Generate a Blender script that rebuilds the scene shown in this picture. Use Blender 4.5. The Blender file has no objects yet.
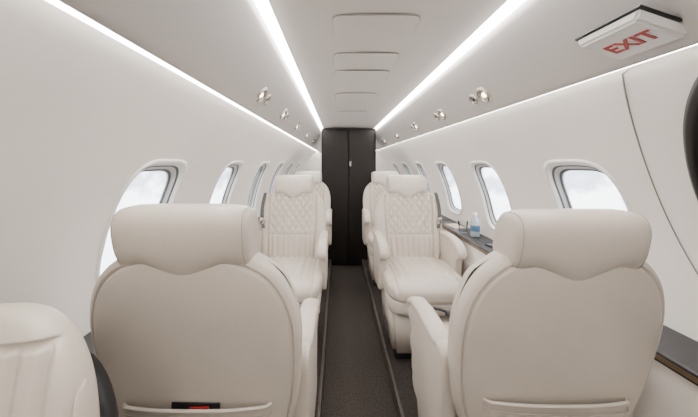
import bpy, bmesh, math
from math import sin, cos, pi, sqrt
from mathutils import Vector, Matrix

scene = bpy.context.scene
COL = scene.collection

# ------------------------------------------------------------------ materials
def mat(name, color, rough=0.5, metal=0.0, bump=0.0, bscale=200.0, var=0.0, vscale=6.0, coat=0.0, spec=0.5, crease=0.0):
    m = bpy.data.materials.new(name); m.use_nodes = True
    nt = m.node_tree; b = nt.nodes["Principled BSDF"]
    b.inputs["Base Color"].default_value = (*color, 1)
    b.inputs["Roughness"].default_value = rough
    b.inputs["Metallic"].default_value = metal
    b.inputs["Specular IOR Level"].default_value = spec
    b.inputs["Coat Weight"].default_value = coat
    tc = nt.nodes.new("ShaderNodeTexCoord")
    if var > 0:
        n = nt.nodes.new("ShaderNodeTexNoise"); n.inputs["Scale"].default_value = vscale
        n.inputs["Detail"].default_value = 4
        r = nt.nodes.new("ShaderNodeValToRGB")
        r.color_ramp.elements[0].position = 0.3; r.color_ramp.elements[1].position = 0.7
        r.color_ramp.elements[0].color = (*[c*(1-var) for c in color], 1)
        r.color_ramp.elements[1].color = (*[min(1, c*(1+var)) for c in color], 1)
        nt.links.new(tc.outputs["Object"], n.inputs["Vector"])
        nt.links.new(n.outputs["Fac"], r.inputs["Fac"])
        nt.links.new(r.outputs["Color"], b.inputs["Base Color"])
    prev = None
    if crease > 0:
        n3 = nt.nodes.new("ShaderNodeTexNoise"); n3.inputs["Scale"].default_value = 7.0
        n3.inputs["Detail"].default_value = 1
        b3 = nt.nodes.new("ShaderNodeBump"); b3.inputs["Strength"].default_value = crease
        b3.inputs["Distance"].default_value = 0.02
        nt.links.new(tc.outputs["Object"], n3.inputs["Vector"])
        nt.links.new(n3.outputs["Fac"], b3.inputs["Height"]); prev = b3
        nt.links.new(b3.outputs["Normal"], b.inputs["Normal"])
    if bump > 0:
        n2 = nt.nodes.new("ShaderNodeTexNoise"); n2.inputs["Scale"].default_value = bscale
        n2.inputs["Detail"].default_value = 3
        bp = nt.nodes.new("ShaderNodeBump"); bp.inputs["Strength"].default_value = bump
        bp.inputs["Distance"].default_value = 0.002
        nt.links.new(tc.outputs["Object"], n2.inputs["Vector"])
        nt.links.new(n2.outputs["Fac"], bp.inputs["Height"])
        if prev: nt.links.new(prev.outputs["Normal"], bp.inputs["Normal"])
        nt.links.new(bp.outputs["Normal"], b.inputs["Normal"])
    return m

def emat(name, color, strength):
    m = bpy.data.materials.new(name); m.use_nodes = True
    nt = m.node_tree; b = nt.nodes["Principled BSDF"]
    b.inputs["Base Color"].default_value = (*color, 1)
    b.inputs["Emission Color"].default_value = (*color, 1)
    b.inputs["Emission Strength"].default_value = strength
    return m

M_wall = mat("cabin_wall_vinyl", (0.80, 0.757, 0.71), 0.5, var=0.02, vscale=3, bump=0.05, bscale=300)
M_panel = mat("overhead_panel_paint", (0.57, 0.54, 0.522), 0.42, var=0.02, vscale=2)
M_ceil = mat("ceiling_paint", (0.66, 0.63, 0.605), 0.5, var=0.015, vscale=2)
M_leather = mat("cream_leather", (0.555, 0.492, 0.425), 0.33, bump=0.22, bscale=260, var=0.03, vscale=9, crease=.06)
M_seam = mat("leather_seam", (0.34, 0.30, 0.26), 0.6, var=0.05)
M_carpet = mat("carpet_brown_grey", (0.050, 0.042, 0.037), 0.95, bump=1.0, bscale=300, var=0.45, vscale=110, spec=.1)
M_carpet2 = mat("carpet_side", (0.036, 0.030, 0.027), 0.95, bump=1.0, bscale=300, var=0.4, vscale=110, spec=.1)
M_trim = mat("aisle_trim", (0.065, 0.052, 0.042), 0.5, var=0.1)
M_ledge = mat("dark_ledge_veneer", (0.036, 0.034, 0.036), 0.45, var=0.15, vscale=30, spec=.35)
M_gold = mat("ledge_metal_trim", (0.30, 0.22, 0.15), 0.35, metal=0.9, var=0.03)
M_door = mat("dark_cabinet_laminate", (0.013, 0.010, 0.0095), 0.4, var=0.2, vscale=20, spec=.3)
M_gap = mat("dark_gap", (0.01, 0.01, 0.01), 0.8, var=0.1)
M_chrome = mat("chrome", (0.62, 0.59, 0.56), 0.18, metal=1.0, var=0.02)
M_black = mat("black_plastic", (0.012, 0.012, 0.013), 0.4, var=0.1)
M_gasket = mat("window_gasket_grey", (0.10, 0.11, 0.125), 0.5, var=0.08)
M_white = mat("white_plastic", (0.80, 0.785, 0.765), 0.35, var=0.01)
M_bezel = mat("window_bezel", (0.60, 0.61, 0.62), 0.4, var=0.01)
M_red = mat("red_lettering", (0.42, 0.012, 0.012), 0.5, var=0.05)
M_seamline = mat("panel_gap_grey", (0.25, 0.235, 0.22), 0.6, var=0.03)
M_belt = mat("belt_webbing_grey", (0.09, 0.085, 0.08), 0.7, var=0.15, vscale=120)
M_tint = mat("tinted_pane", (0.08, 0.09, 0.11), 0.08, var=0.1)
M_label = mat("blue_label", (0.05, 0.12, 0.22), 0.5, var=0.1)
M_paper = mat("brochure_paper", (0.55, 0.42, 0.30), 0.5, var=0.3, vscale=25)
M_strip = emat("led_strip", (1.0, 0.965, 0.92), 33.0)
M_strip2 = emat("led_strip_side", (1.0, 0.965, 0.92), 29.0)
M_lamp = emat("spot_lamp", (1.0, 0.70, 0.40), 14.0)

M_glass = bpy.data.materials.new("window_acrylic"); M_glass.use_nodes = True
nt = M_glass.node_tree
for n in list(nt.nodes): nt.nodes.remove(n)
o = nt.nodes.new("ShaderNodeOutputMaterial"); mx = nt.nodes.new("ShaderNodeMixShader")
t = nt.nodes.new("ShaderNodeBsdfTransparent"); g = nt.nodes.new("ShaderNodeBsdfGlossy")
t.inputs[0].default_value = (0.95, 0.965, 0.98, 1); g.inputs["Roughness"].default_value = 0.05
lw = nt.nodes.new("ShaderNodeLayerWeight"); lw.inputs["Blend"].default_value = 0.04
nt.links.new(lw.outputs["Fresnel"], mx.inputs[0])
nt.links.new(t.outputs[0], mx.inputs[1]); nt.links.new(g.outputs[0], mx.inputs[2])
nt.links.new(mx.outputs[0], o.inputs[0])

# ------------------------------------------------------------------ helpers
def make_mesh(name, verts, faces, material, smooth=True):
    me = bpy.data.meshes.new(name)
    me.from_pydata([tuple(v) for v in verts], [], faces)
    me.materials.append(material)
    bm = bmesh.new(); bm.from_mesh(me)
    bmesh.ops.remove_doubles(bm, verts=bm.verts, dist=1e-5)
    bmesh.ops.recalc_face_normals(bm, faces=bm.faces)
    bm.to_mesh(me); bm.free()
    if smooth:
        for p in me.polygons: p.use_smooth = True
    return me

def obj(name, me, parent=None, loc=(0, 0, 0), rot=(0, 0, 0)):
    o = bpy.data.objects.new(name, me); COL.objects.link(o)
    o.location = loc; o.rotation_euler = rot
    if parent: o.parent = parent
    return o

def empty(name, loc=(0, 0, 0), rot=(0, 0, 0)):
    o = bpy.data.objects.new(name, None); COL.objects.link(o)
    o.location = loc; o.rotation_euler = rot; o.empty_display_size = 0.1
    return o

def se(t, n):
    t = min(1.0, abs(t)); return (max(0.0, 1 - t**n))**(1.0/n)

def pillow(name, W, H, T, n_out, p, material, nu=32, nv=32, disp_front=None, disp_back=None, place=None, q=None):
    q = q or p
    verts = []; faces = []
    for side in (-1, 1):
        for j in range(nv+1):
            v = sin(pi/2*(-1+2*j/nv)); w = W*se(v, n_out)
            for i in range(nu+1):
                u = sin(pi/2*(-1+2*i/nu))
                t = T*se(u, p)*se(v, q)
                x = u*w; z = v*H
                if side < 0 and disp_front: t += disp_front(x, z, u, v)
                if side > 0 and disp_back: t += disp_back(x, z, u, v)
                P = (x, side*t, z)
                verts.append(place(*P) if place else P)
    N = (nu+1)*(nv+1)
    for s in range(2):
        for j in range(nv):
            for i in range(nu):
                a = s*N+j*(nu+1)+i
                f = (a, a+1, a+nu+2, a+nu+1)
                faces.append(f if s == 0 else f[::-1])
    return make_mesh(name, verts, faces, material)

def extrude_profile(name, pts, axis_len, material, bevel=0.0, seg=3, smooth=True):
    bm = bmesh.new()
    vs = [bm.verts.new((-axis_len/2, y, z)) for y, z in pts]
    f = bm.faces.new(vs)
    r = bmesh.ops.extrude_face_region(bm, geom=[f])
    bmesh.ops.translate(bm, verts=[e for e in r["geom"] if isinstance(e, bmesh.types.BMVert)], vec=(axis_len, 0, 0))
    bmesh.ops.recalc_face_normals(bm, faces=bm.faces)
    if bevel > 0:
        es = [e for e in bm.edges if abs(e.verts[0].co.x-e.verts[1].co.x) < 1e-6]
        bmesh.ops.bevel(bm, geom=es, offset=bevel, segments=seg, affect='EDGES', profile=0.5)
    me = bpy.data.meshes.new(name); bm.to_mesh(me); bm.free()
    me.materials.append(material)
    if smooth:
        for p in me.polygons: p.use_smooth = True
    return me

def box_mesh(name, x0, x1, y0, y1, z0, z1, material, bevel=0.0, seg=3, smooth=False):
    bm = bmesh.new(); bmesh.ops.create_cube(bm, size=1)
    for v in bm.verts:
        v.co = Vector(((x0+x1)/2+v.co.x*(x1-x0), (y0+y1)/2+v.co.y*(y1-y0), (z0+z1)/2+v.co.z*(z1-z0)))
    if bevel > 0:
        bmesh.ops.bevel(bm, geom=list(bm.edges), offset=bevel, segments=seg, affect='EDGES', profile=0.5)
    me = bpy.data.meshes.new(name); bm.to_mesh(me); bm.free(); me.materials.append(material)
    if smooth:
        for p in me.polygons: p.use_smooth = True
    return me

def tube(name, pts, r, material, closed=False, res=6):
    cu = bpy.data.curves.new(name, 'CURVE'); cu.dimensions = '3D'
    sp = cu.splines.new('POLY'); sp.points.add(len(pts)-1)
    for i, p in enumerate(pts): sp.points[i].co = (*p, 1)
    sp.use_cyclic_u = closed
    cu.bevel_depth = r; cu.bevel_resolution = 2
    tmp = bpy.data.objects.new("tmp", cu); COL.objects.link(tmp)
    dg = bpy.context.evaluated_depsgraph_get()
    me = bpy.data.meshes.new_from_object(tmp.evaluated_get(dg))
    bpy.data.objects.remove(tmp); me.name = name
    me.materials.clear(); me.materials.append(material)
    for p in me.polygons: p.use_smooth = True
    return me

def lathe(name, prof, material, seg=28):
    verts = []; faces = []
    n = len(prof)
    for k in range(seg):
        a = 2*pi*k/seg
        for r, z in prof: verts.append((r*cos(a), r*sin(a), z))
    for k in range(seg):
        for i in range(n-1):
            a = k*n+i; b = ((k+1) % seg)*n+i
            faces.append((a, b, b+1, a+1))
    return make_mesh(name, verts, faces, material)

# ------------------------------------------------------------------ cabin shell
Y0, Y1 = -1.3, 5.2
ZC = 1.405
def wx(z):
    if z > .78: return .80*sqrt(max(0, 1-((z-.78)/.79)**2))
    return .80*sqrt(1-((.78-z)/1.3)**2)

def ribbon(name, prof, y0, y1, material, ny=1, side=1, smooth=True, parent=None):
    verts = []; faces = []; n = len(prof)
    for j in range(ny+1):
        y = y0+(y1-y0)*j/ny
        for x, z in prof: verts.append((side*x, y, z))
    for j in range(ny):
        for i in range(n-1):
            a = j*n+i; faces.append((a, a+1, a+n+1, a+n))
    return obj(name, make_mesh(name, verts, faces, material, smooth), parent)

WINL = [.98+.66*k for k in range(6)]
WINR = [1.05+.66*k for k in range(6)]
WCZ, WA, WB = 1.005, 0.150, 0.195
TH = .022
def ringpts(cy, cz, a, b, n=4.0, N=48):
    out = []
    for k in range(N):
        t = 2*pi*k/N; c, s = cos(t), sin(t)
        out.append((cy+a*math.copysign(abs(c)**(2/n), c), cz+b*math.copysign(abs(s)**(2/n), s)))
    return out

def build_wall(side, name, ys):
    NZ = 40; th = TH
    zs = [-.03+(ZC+.03+.0)*i/NZ for i in range(NZ+1)]
    inner = [(wx(z), z) for z in zs]; outer = [(wx(z)+th, z) for z in reversed(zs)]
    loop = inner+outer; n = len(loop)
    verts = [(side*x, Y0, z) for x, z in loop]+[(side*x, Y1, z) for x, z in loop]
    faces = [(i, (i+1) % n, n+(i+1) % n, n+i) for i in range(n)]
    bm = bmesh.new()
    vs = [bm.verts.new(v) for v in verts]
    for f in faces: bm.faces.new([vs[i] for i in f])
    for off in (0, n):
        for i in range(NZ):
            bm.faces.new([vs[off+i], vs[off+i+1], vs[off+n-2-i], vs[off+n-1-i]])
    bmesh.ops.recalc_face_normals(bm, faces=bm.faces)
    me = bpy.data.meshes.new(name); bm.to_mesh(me); bm.free(); me.materials.append(M_wall)
    w = obj(name, me)
    bm = bmesh.new()
    for cy in ys:
        rp = ringpts(cy, WCZ, WA, WB)
        a = [bm.verts.new((side*.4, y, z)) for y, z in rp]; b = [bm.verts.new((side*1.1, y, z)) for y, z in rp]
        bm.faces.new(a); bm.faces.new(b)
        for i in range(len(a)):
            j = (i+1) % len(a); bm.faces.new((a[i], a[j], b[j], b[i]))
    bmesh.ops.recalc_face_normals(bm, faces=bm.faces)
    cm = bpy.data.meshes.new("cut"); bm.to_mesh(cm); bm.free()
    c = obj("cut", cm)
    md = w.modifiers.new("b", 'BOOLEAN'); md.operation = 'DIFFERENCE'; md.object = c; md.solver = 'EXACT'
    dg = bpy.context.evaluated_depsgraph_get()
    nm = bpy.data.meshes.new_from_object(w.evaluated_get(dg))
    w.modifiers.clear(); w.data = nm; nm.name = name
    bpy.data.objects.remove(c)
    for p in nm.polygons: p.use_smooth = True
    try:
        nm.set_sharp_from_angle(angle=math.radians(30))
    except Exception as e: print(e)
    return w

build_wall(-1, "wall_left", WINL)
build_wall(1, "wall_right", WINR)

def window(side, cy, idx):
    e = empty("window_%d" % idx, (side*wx(WCZ), cy, WCZ))
    def rings(name, specs, material, cap=False):
        N = 48; verts = []; faces = []
        for s, d in specs:
            for y, z in ringpts(0, 0, WA*s, WB*s):
                verts.append((side*(wx(WCZ+z)+d-wx(WCZ)), y, z))
        for k in range(len(specs)-1):
            for i in range(N):
                j = (i+1) % N; faces.append((k*N+i, k*N+j, (k+1)*N+j, (k+1)*N+i))
        if cap: faces.append(tuple(range((len(specs)-1)*N, len(specs)*N)))
        obj(name, make_mesh(name, verts, faces, material), e)
    rings("surround", [(1.07, .003), (1.06, -.005), (1.01, -.006), (.985, .0), (.96, .010)], M_white)
    rings("shade_track", [(.96, .010), (.942, .011), (.938, .016)], M_gasket)
    rings("reveal", [(.938, .016), (.910, .026), (.895, .028)], M_bezel)
    rings("gasket", [(.895, .028), (.872, .029), (.868, .034)], M_gasket)
    rings("outer_reveal", [(.868, .034), (.860, .038)], M_bezel)
    rings("pane", [(.865, .036), (.4, .037)], M_glass, cap=True)

wi = 1
for y in WINL: window(-1, y, wi); wi += 1
for y in WINR: window(1, y, wi); wi += 1

# floor, platforms
obj("floor", box_mesh("floor", -.64, .64, Y0, Y1, -.04, 0, M_carpet))
for s, nm in ((-1, "left"), (1, "right")):
    ed = .215 if s < 0 else .165
    a, b = sorted((s*ed, s*.645))
    obj("floor_platform_"+nm, box_mesh("plat", a, b, Y0, 3.9, 0.0, .08, M_carpet2, .006))
    a, b = sorted((s*(ed-.012), s*(ed+.003)))
    obj("trim_%d" % (1 if s < 0 else 2), box_mesh("trim", a, b, Y0, 3.48, 0.0, .085, M_trim, .003))

# ceiling center
prof = [(-.30+.6*i/20, 1.607+.012*(1-((i-10)/10)**2)) for i in range(21)]
ribbon("ceiling", prof, Y0, Y1, M_ceil)
def arc_panel(side):
    pts = []
    P0, P1, P2 = (.452, 1.392), (.375, 1.462), (.327, 1.588)
    for i in range(13):
        t = i/12
        pts.append(((1-t)**2*P0[0]+2*t*(1-t)*P1[0]+t*t*P2[0], (1-t)**2*P0[1]+2*t*(1-t)*P1[1]+t*t*P2[1]))
    return pts
PP = arc_panel(1)
for s, nm in ((-1, "left"), (1, "right")):
    lip = [(.456, 1.42), (.459, 1.40), (.457, 1.393)]
    top = [(.330, 1.592), (.337, 1.60)]
    ribbon("overhead_panel_"+nm, lip+PP+top, Y0, Y1, M_panel, side=s)
    ribbon("ceiling_light_strip" if s < 0 else "ceiling_light_strip.001",
           [(.329, 1.594), (.300, 1.6065)], Y0, Y1, M_strip, side=s)
    ribbon("wall_light_strip" if s < 0 else "wall_light_strip.001", [(.4575, 1.408), (.494, 1.403)], Y0, Y1, M_strip2, side=s)

# bulkheads
def bulkhead(name, y, z_top=1.63):
    zs = [-.03+(ZC+.03)*i/24 for i in range(25)]
    right = [(wx(z)+.02, z) for z in zs]+[(.34, 1.63)]
    loop = right+[(-x, z) for x, z in reversed(right)]
    verts = [(x, y, z) for x, z in loop]+[(x, y+.03, z) for x, z in loop]; n = len(loop)
    faces = [tuple(range(n)), tuple(range(n, 2*n))]+[(i, (i+1) % n, n+(i+1) % n, n+i) for i in range(n)]
    obj(name, make_mesh(name, verts, faces, M_wall, False))
bulkhead("wall_back", Y1-.03); bulkhead("wall_front", Y0)

# ceiling hatches
for k, (ya, yb, w) in enumerate([(.84, .975, .125), (1.13, 1.29, .125), (1.345, 1.50, .125), (1.78, 2.02, .125), (2.4, 2.65, .125)]):
    e = empty("ceiling_access_panel" + ("" if k == 0 else ".%03d" % k), (-.015, (ya+yb)/2, 1.6165))
    hy = (yb-ya)/2
    def plate(name, a, b, z0, z1, m):
        rp = ringpts(0, 0, a, b, n=7, N=56); N = 56
        verts = [(x, y, z0) for x, y in rp]+[(x, y, z1) for x, y in rp]+[(x*.985, y*.98, z1-.0006) for x, y in rp]
        faces = [(i, (i+1) % N, N+(i+1) % N, N+i) for i in range(N)]+[(N+i, N+(i+1) % N, 2*N+(i+1) % N, 2*N+i) for i in range(N)]+[tuple(range(2*N, 3*N))]
        obj(name, make_mesh(name, verts, faces, m, False), e)
    plate("gap", w+.0015, hy+.0018, 0, -.0035, M_seamline)
    plate("cover", w, hy, 0, -.0045, M_ceil)

# ---------------------------------------------------------------- overhead spotlights
def panel_point(t):
    f = t*12; i = min(11, int(f)); u = f-i
    a, b = PP[i], PP[i+1]
    return (a[0]+(b[0]-a[0])*u, a[1]+(b[1]-a[1])*u), Vector((b[0]-a[0], 0, b[1]-a[1])).normalized()
cnt = 0
for s in (-1, 1):
    for yc in (1.12, 1.55, 2.05, 2.7, 3.4):
        (px, pz), tg = panel_point(.34)
        nrm = Vector((-s*abs(tg.z), 0, -abs(tg.x)))
        e = empty("reading_light" + ("" if cnt == 0 else ".%03d" % cnt)); cnt += 1
        yax = Vector((0, 1, 0)); xax = yax.cross(nrm)
        Mx = Matrix((xax, yax, nrm)).transposed().to_4x4(); Mx.translation = Vector((s*px, yc, pz))+nrm*.0005
        e.matrix_world = Mx
        for dy, rr in ((-.036, .033), (.040, .024)):
            obj("bezel", lathe("bezel", [(rr*.62, .001), (rr*.66, .006), (rr*.85, .008), (rr, .003), (rr, -.001)], M_chrome), e, (0, dy, 0))
            obj("reflector", lathe("reflector", [(.0001, -.0005), (rr*.35, .0002), (rr*.62, .002)], M_chrome), e, (0, dy, 0))
            obj("bulb", lathe("bulb", [(.0001, .006), (rr*.2, .005), (rr*.3, .001)], M_lamp if dy < 0 else M_black), e, (0, dy, 0))

# ---------------------------------------------------------------- exit sign
e = empty("exit_sign")
up = Vector((-.947, 0, .32)); xa = Vector((0, -1, 0)); nrm = xa.cross(up)
Mx = Matrix((xa, up, nrm)).transposed().to_4x4(); Mx.translation = Vector((.395, .540, 1.416)); e.matrix_world = Mx
def tapered(name, hx, hy, z0, z1, k, m, bev=.003):
    bm = bmesh.new(); bmesh.ops.create_cube(bm, size=2)
    for v in bm.verts:
        top = v.co.z > 0; f = k if top else 1
        v.co = Vector((v.co.x*hx*(f), v.co.y*hy*(f), z1 if top else z0))
    bmesh.ops.bevel(bm, geom=list(bm.edges), offset=bev, segments=3, affect='EDGES')
    me = bpy.data.meshes.new(name); bm.to_mesh(me); bm.free(); me.materials.append(m); return me
obj("base_plate", tapered("base_plate", .0665, .0510, -.020, -.016, 1, M_black, .001), e)
obj("housing", tapered("housing", .065, .0495, -.0165, 0, .86, M_white, .004), e)
bv = []
for x in (-.045, .045):
    bv += [(x, -.03, -.019), (x, .010, -.019), (x, .010, -.065), (x, -.01, -.05)]
obj("bracket", make_mesh("bracket", bv, [(0, 1, 2, 3), (4, 5, 6, 7), (0, 1, 5, 4), (1, 2, 6, 5), (2, 3, 7, 6), (3, 0, 4, 7)], M_panel, False), e)
tc = bpy.data.curves.new("lettering", 'FONT'); tc.body = "EXIT"; tc.size = .040; tc.align_x = 'CENTER'; tc.align_y = 'CENTER'
tc.extrude = .0006; tc.offset = .0009; tc.space_character = 1.05
tmp = bpy.data.objects.new("tmp", tc); COL.objects.link(tmp)
dg = bpy.context.evaluated_depsgraph_get(); tm = bpy.data.meshes.new_from_object(tmp.evaluated_get(dg)); bpy.data.objects.remove(tmp)
tm.materials.clear(); tm.materials.append(M_red)
obj("lettering", tm, e, (.004, -.004, .0005))

# ---------------------------------------------------------------- exit hatch on right wall
e = empty("emergency_exit_hatch", (0, 0, 0))
HCY, HCZ = .39, 1.09
def hatch_ring(name, r0, r1, d0, d1, m, zmax=1.40):
    N = 96; verts = []; faces = []
    for r, d in ((r0, .001), (r0, d0), ((r0+r1)/2, d1), (r1, d0), (r1, .001)):
        for k in range(N):
            a = 2*pi*k/N; y = HCY+r*cos(a); z = min(zmax, HCZ+r*sin(a))
            verts.append((wx(z)-d, y, z))
    for q in range(4):
        for i in range(N):
            j = (i+1) % N; faces.append((q*N+i, q*N+j, (q+1)*N+j, (q+1)*N+i))
    obj(name, make_mesh(name, verts, faces, m), e)
hatch_ring("seam", .406, .4092, .002, .003, M_seamline)
hatch_ring("rim", .292, .313, .010, .017, M_black)
verts = []; faces = []; N = 64; R = 8
for q in range(R+1):
    for k in range(N):
        a = 2*pi*k/N; r = .294*q/R; z = HCZ+r*sin(a); verts.append((wx(z)-.006, HCY+r*cos(a), z))
for q in range(R):
    for i in range(N):
        j = (i+1) % N; faces.append((q*N+i, q*N+j, (q+1)*N+j, (q+1)*N+i))
obj("tinted_window", make_mesh("tw", verts, faces, M_tint), e)

# ---------------------------------------------------------------- side ledges
for s, nm in ((-1, "left"), (1, "right")):
    e = empty("side_ledge" if s < 0 else "side_ledge.001")
    def prism(name, prof, y0, y1, m, bev=0):
        vs = [(s*x, y0, z) for x, z in prof]+[(s*x, y1, z) for x, z in prof]; n = len(prof)
        fs = [tuple(range(n)), tuple(range(n, 2*n))]+[(i, (i+1) % n, n+(i+1) % n, n+i) for i in range(n)]
        obj(name, make_mesh(name, vs, fs, m, False), e)
    ya, yb = .1, 3.45
    xo = .005 if s < 0 else -.03
    prism("ledge_top", [(.686+xo, .715), (.686+xo, .738), (.692+xo, .742), (.797, .742), (.797, .715)], ya, yb, M_ledge)
    prism("metal_trim", [(.682+xo, .722), (.682+xo, .732), (.686+xo, .732), (.686+xo, .722)], ya, yb, M_gold)
    prism("side_panel", [(.686+xo, .38), (.69+xo, .714), (.79, .714), (.735, .38)], ya, yb, M_wall)
    prism("kick_panel", [(.645, .085), (.686+xo, .38), (.735, .38), (.66, .085)], ya, yb, M_carpet2)
    for yy in (1.0, 1.75, 2.45):
        prism("cup_recess", [(.71, .742), (.71, .7445), (.775, .7445), (.775, .742)], yy-.05, yy+.05, M_black)

# ---------------------------------------------------------------- aft cabinet with double doors
e = empty("door_1", (0, 3.5, 0))
def cab(name, x0, x1, y0, y1, z0, z1, m, bev=.004): obj(name, box_mesh(name, x0, x1, y0, y1, z0, z1, m, bev), e)
cab("carcass", -.305, .305, .02, .40, .0, 1.60, M_gap)
cab("leaf_left", -.30, -.003, 0, .02, .03, 1.585, M_door)
cab("leaf_right", .003, .30, 0, .02, .03, 1.585, M_door)
cab("frame_top", -.315, .315, -.005, .02, 1.587, 1.604, M_door)
cab("jamb_left", -.318, -.302, -.006, .02, .0, 1.60, M_door)
cab("jamb_right", .302, .318, -.006, .02, .0, 1.60, M_door)
cab("latch", .010, .028, -.012, 0, 1.16, 1.22, M_chrome)
cab("hinge_strip", -.012, -.006, -.004, 0, .05, 1.57, M_black)

# ---------------------------------------------------------------- seat
BZ0, BZ1 = .44, 1.020
BC, BH = (BZ0+BZ1)/2, (BZ1-BZ0)/2
NB = 3.0; BW = .240
def lean(z): return .185+(z-.5)*.22
def back_place(x, y, z):
    Z = z+BC
    f = 1.0
    if Z < .86: f = 1-.12*((.86-Z)/.42)**1.6
    return (x*f, y+lean(Z), Z)
QZ = .700
def quilt(x, z, u, v):
    Z = z+BC; edge = max(0, 1-max(abs(x)/.165, 0)**10)
    d = 0
    if abs(x) < .165 and .50 < Z < .985:
        if Z > QZ:
            c = .050
            a = (x+(Z-QZ)*.72)/c; b = (x-(Z-QZ)*.72)/c
            g = min(abs(a-round(a)), abs(b-round(b)))
            d = .015*(min(1, g/.25))**.6-.015
        else:
            a = x/.041+.5; g = abs(a-round(a)); d = .015*(min(1, g/.28))**.6-.015
        if abs(Z-QZ) < .006: d = -.012
        d *= edge
    d += -.016*math.exp(-((abs(x)-.168)/.006)**2)*(1 if .47 < Z < .97 else 0)
    d += .010*math.exp(-((abs(x)-.200)/.02)**2)
    return d
def rear_disp(x, z, u, v):
    X = x/BW
    r = (abs(X)**NB+abs(v)**NB)**(1/NB)
    d = -.008*math.exp(-((r-.93)/.009)**2)
    return d
me_back = pillow("backrest", BW, BH, .052, NB, 4.0, M_leather, 150, 150, disp_front=quilt, disp_back=rear_disp, place=back_place, q=5)

HZ, HH, HW, HT = 1.038, .074, .142, .060
def head_build():
    verts = []; faces = []; nu, nv = 80, 64
    for i in range(nu+1):
        u = sin(pi/2*(-1+2*i/nu)); x = u*HW; r = se(u, 7)
        for k in range(nv):
            a = 2*pi*k/nv; c, s_ = cos(a), sin(a)
            yy = HT*r*math.copysign(abs(c)**.75, c); zz = HH*r*math.copysign(abs(s_)**.75, s_)
            if s_ < 0:
                bump = math.exp(-(x/.045)**2)*.030-.012*math.exp(-((abs(x)-.09)/.03)**2)
                zz -= bump*min(1, -s_*1.3)*r
            hem = math.exp(-((s_+.80)/.06)**2)
            yy *= 1-.07*hem
            verts.append((x, yy+lean(HZ+zz)-.004, HZ+zz))
    for i in range(nu):
        for k in range(nv):
            j = (k+1) % nv
            faces.append((i*nv+k, i*nv+j, (i+1)*nv+j, (i+1)*nv+k))
    return make_mesh("headrest", verts, faces, M_leather)
me_head = head_build()

def loop_head(xs):
    pts = []
    u = xs/HW; r = se(u, 7)+.004
    for k in range(40):
        a = 2*pi*k/40; c, s_ = cos(a), sin(a)
        yy = HT*r*math.copysign(abs(c)**.75, c); zz = HH*r*math.copysign(abs(s_)**.75, s_)
        pts.append((xs, yy+lean(HZ+zz)-.004, HZ+zz))
    return pts
me_hs1 = tube("headrest_seam", loop_head(-.130), .0009, M_seam, True)
me_hs2 = tube("headrest_seam", loop_head(.130), .0009, M_seam, True)

def rear_y(x, Z):
    f = 1.0
    if Z < .86: f = 1-.12*((.86-Z)/.42)**1.6
    v = (Z-BC)/BH; w = BW*se(v, NB)*f
    u = x/w if w > 0 else 0
    return lean(Z)+.052*se(u, 4)*se(v, 5)

def pocket():
    verts = []; faces = []; nu, nv = 36, 14
    for j in range(nv+1):
        v = j/nv; Z = .455+.20*v
        for i in range(nu+1):
            u = -1+2*i/nu
            w = .168*(1-.04*(1-v)); x = u*w
            Zt = Z-(.010*abs(u)**6 if v > .9 else 0)-.006*(1-u*u)*(v**6)
            off = .010+.012*v*(1-u**4)
            ee = se(u, 10)
            verts.append((x, rear_y(x, max(.50, Zt))-(max(.50, Zt)-Zt)*.22*1.0+off*ee, Zt))
    n = nu+1
    for j in range(nv):
        for i in range(nu): faces.append((j*n+i, j*n+i+1, (j+1)*n+i+1, (j+1)*n+i))
    me = make_mesh("p", verts, faces, M_leather)
    top = [verts[nv*n+i] for i in range(n)]
    return me, top
me_pocket, ptop = pocket()
me_pocket.name = "rear_pocket"
me_ptrim = tube("pocket_edge", ptop, .004, M_leather)
me_plin = tube("pocket_stitch", [(x, y+.0015, z-.018) for x, y, z in ptop], .0010, M_seam)

CZ = .500
def cush_place(x, y, z):
    Y = -.045+z; k = max(0, (-.18-Y)/.12)
    return (x*(1.0), Y, CZ-y-.02*k*k)
def cush_disp(x, z, u, v):
    Y = -.045+z; d = 0
    if abs(x) < .175 and Y > -.30:
        a = x/.045+.5; g = abs(a-round(a)); d = .012*(min(1, g/.25))**.6-.012
        d *= 1 if Y > -.22 else 0
    d += -.013*math.exp(-((abs(x)-.178)/.006)**2)
    if abs(Y+.225) < .005: d -= .009
    return d
me_cush = pillow("seat_cushion", .230, .262, .072, 5, 3.4, M_leather, 110, 90, disp_front=cush_disp, place=cush_place, q=3.2)

def lowb(x, y, z): return (x, -.05+z, .415-y)
me_low = pillow("seat_frame_shroud", .222, .245, .055, 6, 5, M_leather, 32, 32, place=lowb)

def ped():
    bm = bmesh.new(); bmesh.ops.create_cube(bm, size=2)
    for v in bm.verts:
        top = v.co.z > 0
        v.co = Vector((v.co.x*(.205 if top else .190), (-.03+v.co.y*(.225 if top else .20)), .40 if top else .125))
    bmesh.ops.bevel(bm, geom=list(bm.edges), offset=.025, segments=4, affect='EDGES')
    me = bpy.data.meshes.new("pedestal"); bm.to_mesh(me); bm.free(); me.materials.append(M_leather)
    for p in me.polygons: p.use_smooth = True
    return me
me_ped = ped()
me_foot = box_mesh("base_plinth", -.175, .175, -.19, .14, .0805, .13, M_black, .01, 3, True)

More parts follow.
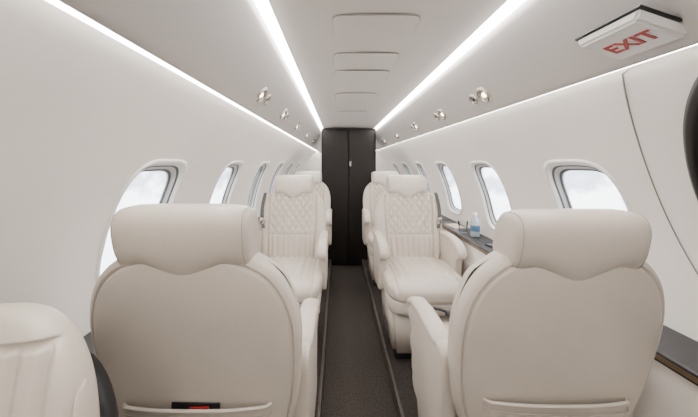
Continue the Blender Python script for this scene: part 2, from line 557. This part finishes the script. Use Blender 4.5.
AF = .085
def arm_pts():
    P = []
    ctrl = [(.21, .725), (.10, .732), (.0, .730), (-.15+AF, .722), (-.20+AF, .712), (-.232+AF, .692), (-.240+AF, .665), (-.228+AF, .640), (-.205+AF, .628),
            (-.185+AF, .615), (-.172+AF, .57), (-.165+AF, .50), (-.16+AF, .43), (.02, .415), (.15, .42), (.185, .46), (.20, .55), (.215, .66)]
    n = len(ctrl)
    for i in range(n):
        p0, p1, p2, p3 = [Vector((*ctrl[(i+k) % n], 0)) for k in (-1, 0, 1, 2)]
        for t in (0, .33, .66):
            q = .5*((2*p1)+(p2-p0)*t+(2*p0-5*p1+4*p2-p3)*t*t+(3*p1-p0-3*p2+p3)*t**3)
            P.append((q.x, q.y))
    return P
me_arm = extrude_profile("armrest", arm_pts(), .046, M_leather, .010, 4)
def pad():
    verts = []; faces = []; m = 20
    path = [(.19, .718), (.10, .723), (.0, .723), (-.10+AF, .720), (-.17+AF, .712), (-.215+AF, .692), (-.232+AF, .665), (-.225+AF, .640)]
    pts = []
    for i in range(len(path)-1):
        for t in (0, .25, .5, .75):
            pts.append((path[i][0]*(1-t)+path[i+1][0]*t, path[i][1]*(1-t)+path[i+1][1]*t))
    pts.append(path[-1]); L = len(pts)
    for i, (y, z) in enumerate(pts):
        a = pts[max(0, i-1)]; b = pts[min(L-1, i+1)]
        t = Vector((b[0]-a[0], b[1]-a[1])).normalized(); nn = Vector((-t.y, t.x))
        k = se((i/(L-1))*2-1, 8)
        for q in range(m):
            an = 2*pi*q/m; dx = .029*cos(an)*k; dn = .018*sin(an)*k
            verts.append((dx, y+nn.x*dn, z+nn.y*dn))
    for i in range(L-1):
        for q in range(m):
            r = (q+1) % m; faces.append((i*m+q, i*m+r, (i+1)*m+r, (i+1)*m+q))
    return make_mesh("armrest_pad", verts, faces, M_leather)
me_pad = pad()

def belt_mesh(sx):
    verts = []; faces = []; n = 16
    path = []
    for i in range(n+1):
        t = i/n; Z = .99-.24*t
        path.append((sx*(.190+.018*sin(t*3)), lean(Z)-.068, Z))
    w = .012
    for x, y, z in path: verts += [(x-w, y, z), (x+w, y, z), (x+w, y-.003, z), (x-w, y-.003, z)]
    for i in range(n):
        for k in range(4): faces.append((i*4+k, i*4+(k+1) % 4, (i+1)*4+(k+1) % 4, (i+1)*4+k))
    return make_mesh("shoulder_belt", verts, faces, M_belt, False)
me_beltL, me_beltR = belt_mesh(-1), belt_mesh(1)
me_buckle = box_mesh("belt_buckle", -.018, .018, -.006, .006, -.022, .022, M_chrome, .004, 2, True)

seat_n = 0
def seat(x, y, rot, belt=0, hz=0):
    global seat_n
    e = empty("aircraft_seat" + ("" if seat_n == 0 else ".%03d" % seat_n), (x, y, 0), (0, 0, rot)); seat_n += 1
    for nm, me in (("backrest", me_back), ("headrest", me_head), ("headrest_seam_1", me_hs1), ("headrest_seam_2", me_hs2),
                   ("rear_pocket", me_pocket), ("pocket_edge", me_ptrim), ("pocket_stitch", me_plin), ("seat_cushion", me_cush), ("seat_frame_shroud", me_low),
                   ("pedestal", me_ped), ("base_plinth", me_foot)):
        obj(nm, me, e, (0, 0, hz if nm.startswith("headrest") else 0))
    for sx, nm in ((-1, "1"), (1, "2")):
        obj("armrest_"+nm, me_arm, e, (sx*.228, 0, 0)); obj("armrest_pad_"+nm, me_pad, e, (sx*.228, 0, 0))
    if belt:
        obj("shoulder_belt", me_beltL if belt < 0 else me_beltR, e)
        obj("belt_buckle", me_buckle, e, (belt*.20, lean(.80)-.072, .80))
    return e

s1 = seat(-.448, .957, pi)
s2 = seat(.385, .970, pi, 0, -.013)
s3 = seat(-.447, 1.90, 0, -1)
s4 = seat(.375, 1.90, 0, 1)
s5 = seat(-.440, 2.90, 0, 0)
s6 = seat(.375, 2.90, 0, 0)

e = empty("folded_booklet", (0, 0, 0)); e.parent = s1
obj("red_cover", box_mesh("rc", -.022, .022, -.0015, .0015, -.06, .0, M_red, .001), e, (-.01, rear_y(0, .64)+.013, .650), (.0, 0.03, 0))
obj("black_cover", box_mesh("bc", -.055, .055, -.0015, .0015, -.06, .005, M_black, .001), e, (.0, rear_y(0, .64)+.008, .651), (.0, -.02, 0))

# ---------------------------------------------------------------- foreground side seat (bottom left)
e = empty("jump_seat", (-.617, .42, 0), (0, 0, math.radians(6)))
JZ = .735
def jlean(Z): return (Z-.5)*.16-.06
def jq(x, z, u, v):
    Z = z+JZ; d = 0
    if Z < .945:
        a = x/.036+.5; g = abs(a-round(a)); d = (.012*(min(1, g/.3))**.6-.012)*(1 if abs(x) < .125 else 0)
    if abs(Z-.948) < .004: d = -.010
    return d
def jw(Z): return 1+.10*max(0, (.98-Z)/.4)
obj("backrest", pillow("jb", .140, .255, .040, 2.6, 4, M_leather, 90, 130, disp_front=jq, place=lambda x, y, z: (x*jw(z+JZ), y+jlean(z+JZ), z+JZ)), e)
obj("rear_shell", pillow("js", .148, .235, .022, 2.8, 6, M_black, 30, 30, place=lambda x, y, z: (x*jw(z+JZ), y+jlean(z+JZ)+.040, z+.680)), e)
obj("seat_cushion", pillow("jc", .14, .17, .05, 5, 3.5, M_leather, 40, 40, place=lambda x, y, z: (x, -.20+z, .49-y)), e)
obj("base", box_mesh("jbse", -.06, .13, -.34, -.05, .081, .46, M_black, .01), e)

# ---------------------------------------------------------------- small things
e = empty("water_bottle", (.725, 1.86, .7445))
prof = [(.0001, 0), (.024, 0), (.027, .006), (.027, .085), (.022, .105), (.011, .122), (.010, .135)]
Mb = mat("clear_plastic", (.36, .42, .44), .12, var=.05, vscale=30)
obj("body", lathe("body", prof, Mb), e)
obj("label", lathe("label", [(.0276, .035), (.0280, .036), (.0280, .070), (.0276, .071)], M_label), e)
obj("cap", lathe("cap", [(.0115, .132), (.012, .134), (.012, .147), (.0001, .148)], M_white), e)
e = empty("drinking_glass", (.70, 1.98, .7425))
obj("tumbler", lathe("tumbler", [(.0001, .004), (.024, .005), (.029, .075), (.031, .075), (.026, .0), (.0001, 0)], M_glass), e)
e = empty("phone", (.735, 1.62, .7425), (0, 0, .3))
obj("slab", box_mesh("slab", -.03, .03, -.06, .06, 0, .009, M_black, .003), e)
obj("screen", box_mesh("screen", -.027, .027, -.055, .055, .009, .0098, M_tint), e)
e = empty("brochure", (.72, 2.15, .7425), (0, 0, .1))
obj("pages", box_mesh("pages", -.045, .045, -.08, .08, 0, .006, M_white, .001), e)
obj("cover", box_mesh("cover", -.046, .046, -.081, .081, .006, .0075, M_paper, .0005), e)

e = empty("headset", (.265, 1.175, .577), (0, 0, .4))
band = [(.07*cos(a), .05*sin(a)+.01, .012+.012*sin(a)) for a in [pi*i/20 for i in range(21)]]
obj("headband", tube("hb", band, .006, M_black), e)
for sx in (-1, 1):
    obj("ear_cup", lathe("ec", [(.0001, -.012), (.022, -.012), (.028, -.004), (.028, .008), (.018, .014), (.0001, .014)], M_black), e, (sx*.07, -.005, .014), (0, .5*sx, 0))
obj("cable", tube("cb", [(.07+.02*sin(i*.6), -.02-.012*i*.5, .006+.01*abs(sin(i*.4))) for i in range(16)], .0025, M_black), e)

# ---------------------------------------------------------------- world & camera
w = bpy.data.worlds.new("sky"); scene.world = w; w.use_nodes = True
nt = w.node_tree; bg = nt.nodes["Background"]
tcn = nt.nodes.new("ShaderNodeTexCoord"); sep = nt.nodes.new("ShaderNodeSeparateXYZ"); rp = nt.nodes.new("ShaderNodeValToRGB")
mp = nt.nodes.new("ShaderNodeMath"); mp.operation = 'MULTIPLY_ADD'; mp.inputs[1].default_value = .5; mp.inputs[2].default_value = .5
nz = nt.nodes.new("ShaderNodeTexNoise"); nz.inputs["Scale"].default_value = 14; nz.inputs["Detail"].default_value = 5
ma = nt.nodes.new("ShaderNodeMath"); ma.operation = 'MULTIPLY_ADD'; ma.inputs[1].default_value = .16; ma.inputs[2].default_value = -.08
ad = nt.nodes.new("ShaderNodeMath"); ad.operation = 'ADD'
nt.links.new(tcn.outputs["Generated"], sep.inputs[0]); nt.links.new(sep.outputs["Z"], mp.inputs[0])
nt.links.new(tcn.outputs["Generated"], nz.inputs["Vector"]); nt.links.new(nz.outputs["Fac"], ma.inputs[0])
nt.links.new(mp.outputs[0], ad.inputs[0]); nt.links.new(ma.outputs[0], ad.inputs[1])
nt.links.new(ad.outputs[0], rp.inputs[0])
el = rp.color_ramp.elements
el[0].position = .0; el[0].color = (.70, .72, .75, 1)
el[1].position = 1; el[1].color = (.88, .93, 1, 1)
for pos, c in ((.40, (.80, .83, .87)), (.455, (.92, .94, .97)), (.475, (.38, .42, .48)), (.492, (.45, .49, .55)), (.505, (.92, .95, 1.0))):
    a = el.new(pos); a.color = (*c, 1)
nt.links.new(rp.outputs[0], bg.inputs[0]); bg.inputs[1].default_value = 8.0

cam = bpy.data.cameras.new("camera"); co = bpy.data.objects.new("camera", cam); COL.objects.link(co)
co.location = (-.125, 0, 1.2); co.rotation_euler = (pi/2, 0, 0)
cam.sensor_width = 36; cam.lens = 36*300/698; cam.clip_start = .01
cam.shift_x = 11/698; cam.shift_y = -45.5/698
scene.camera = co
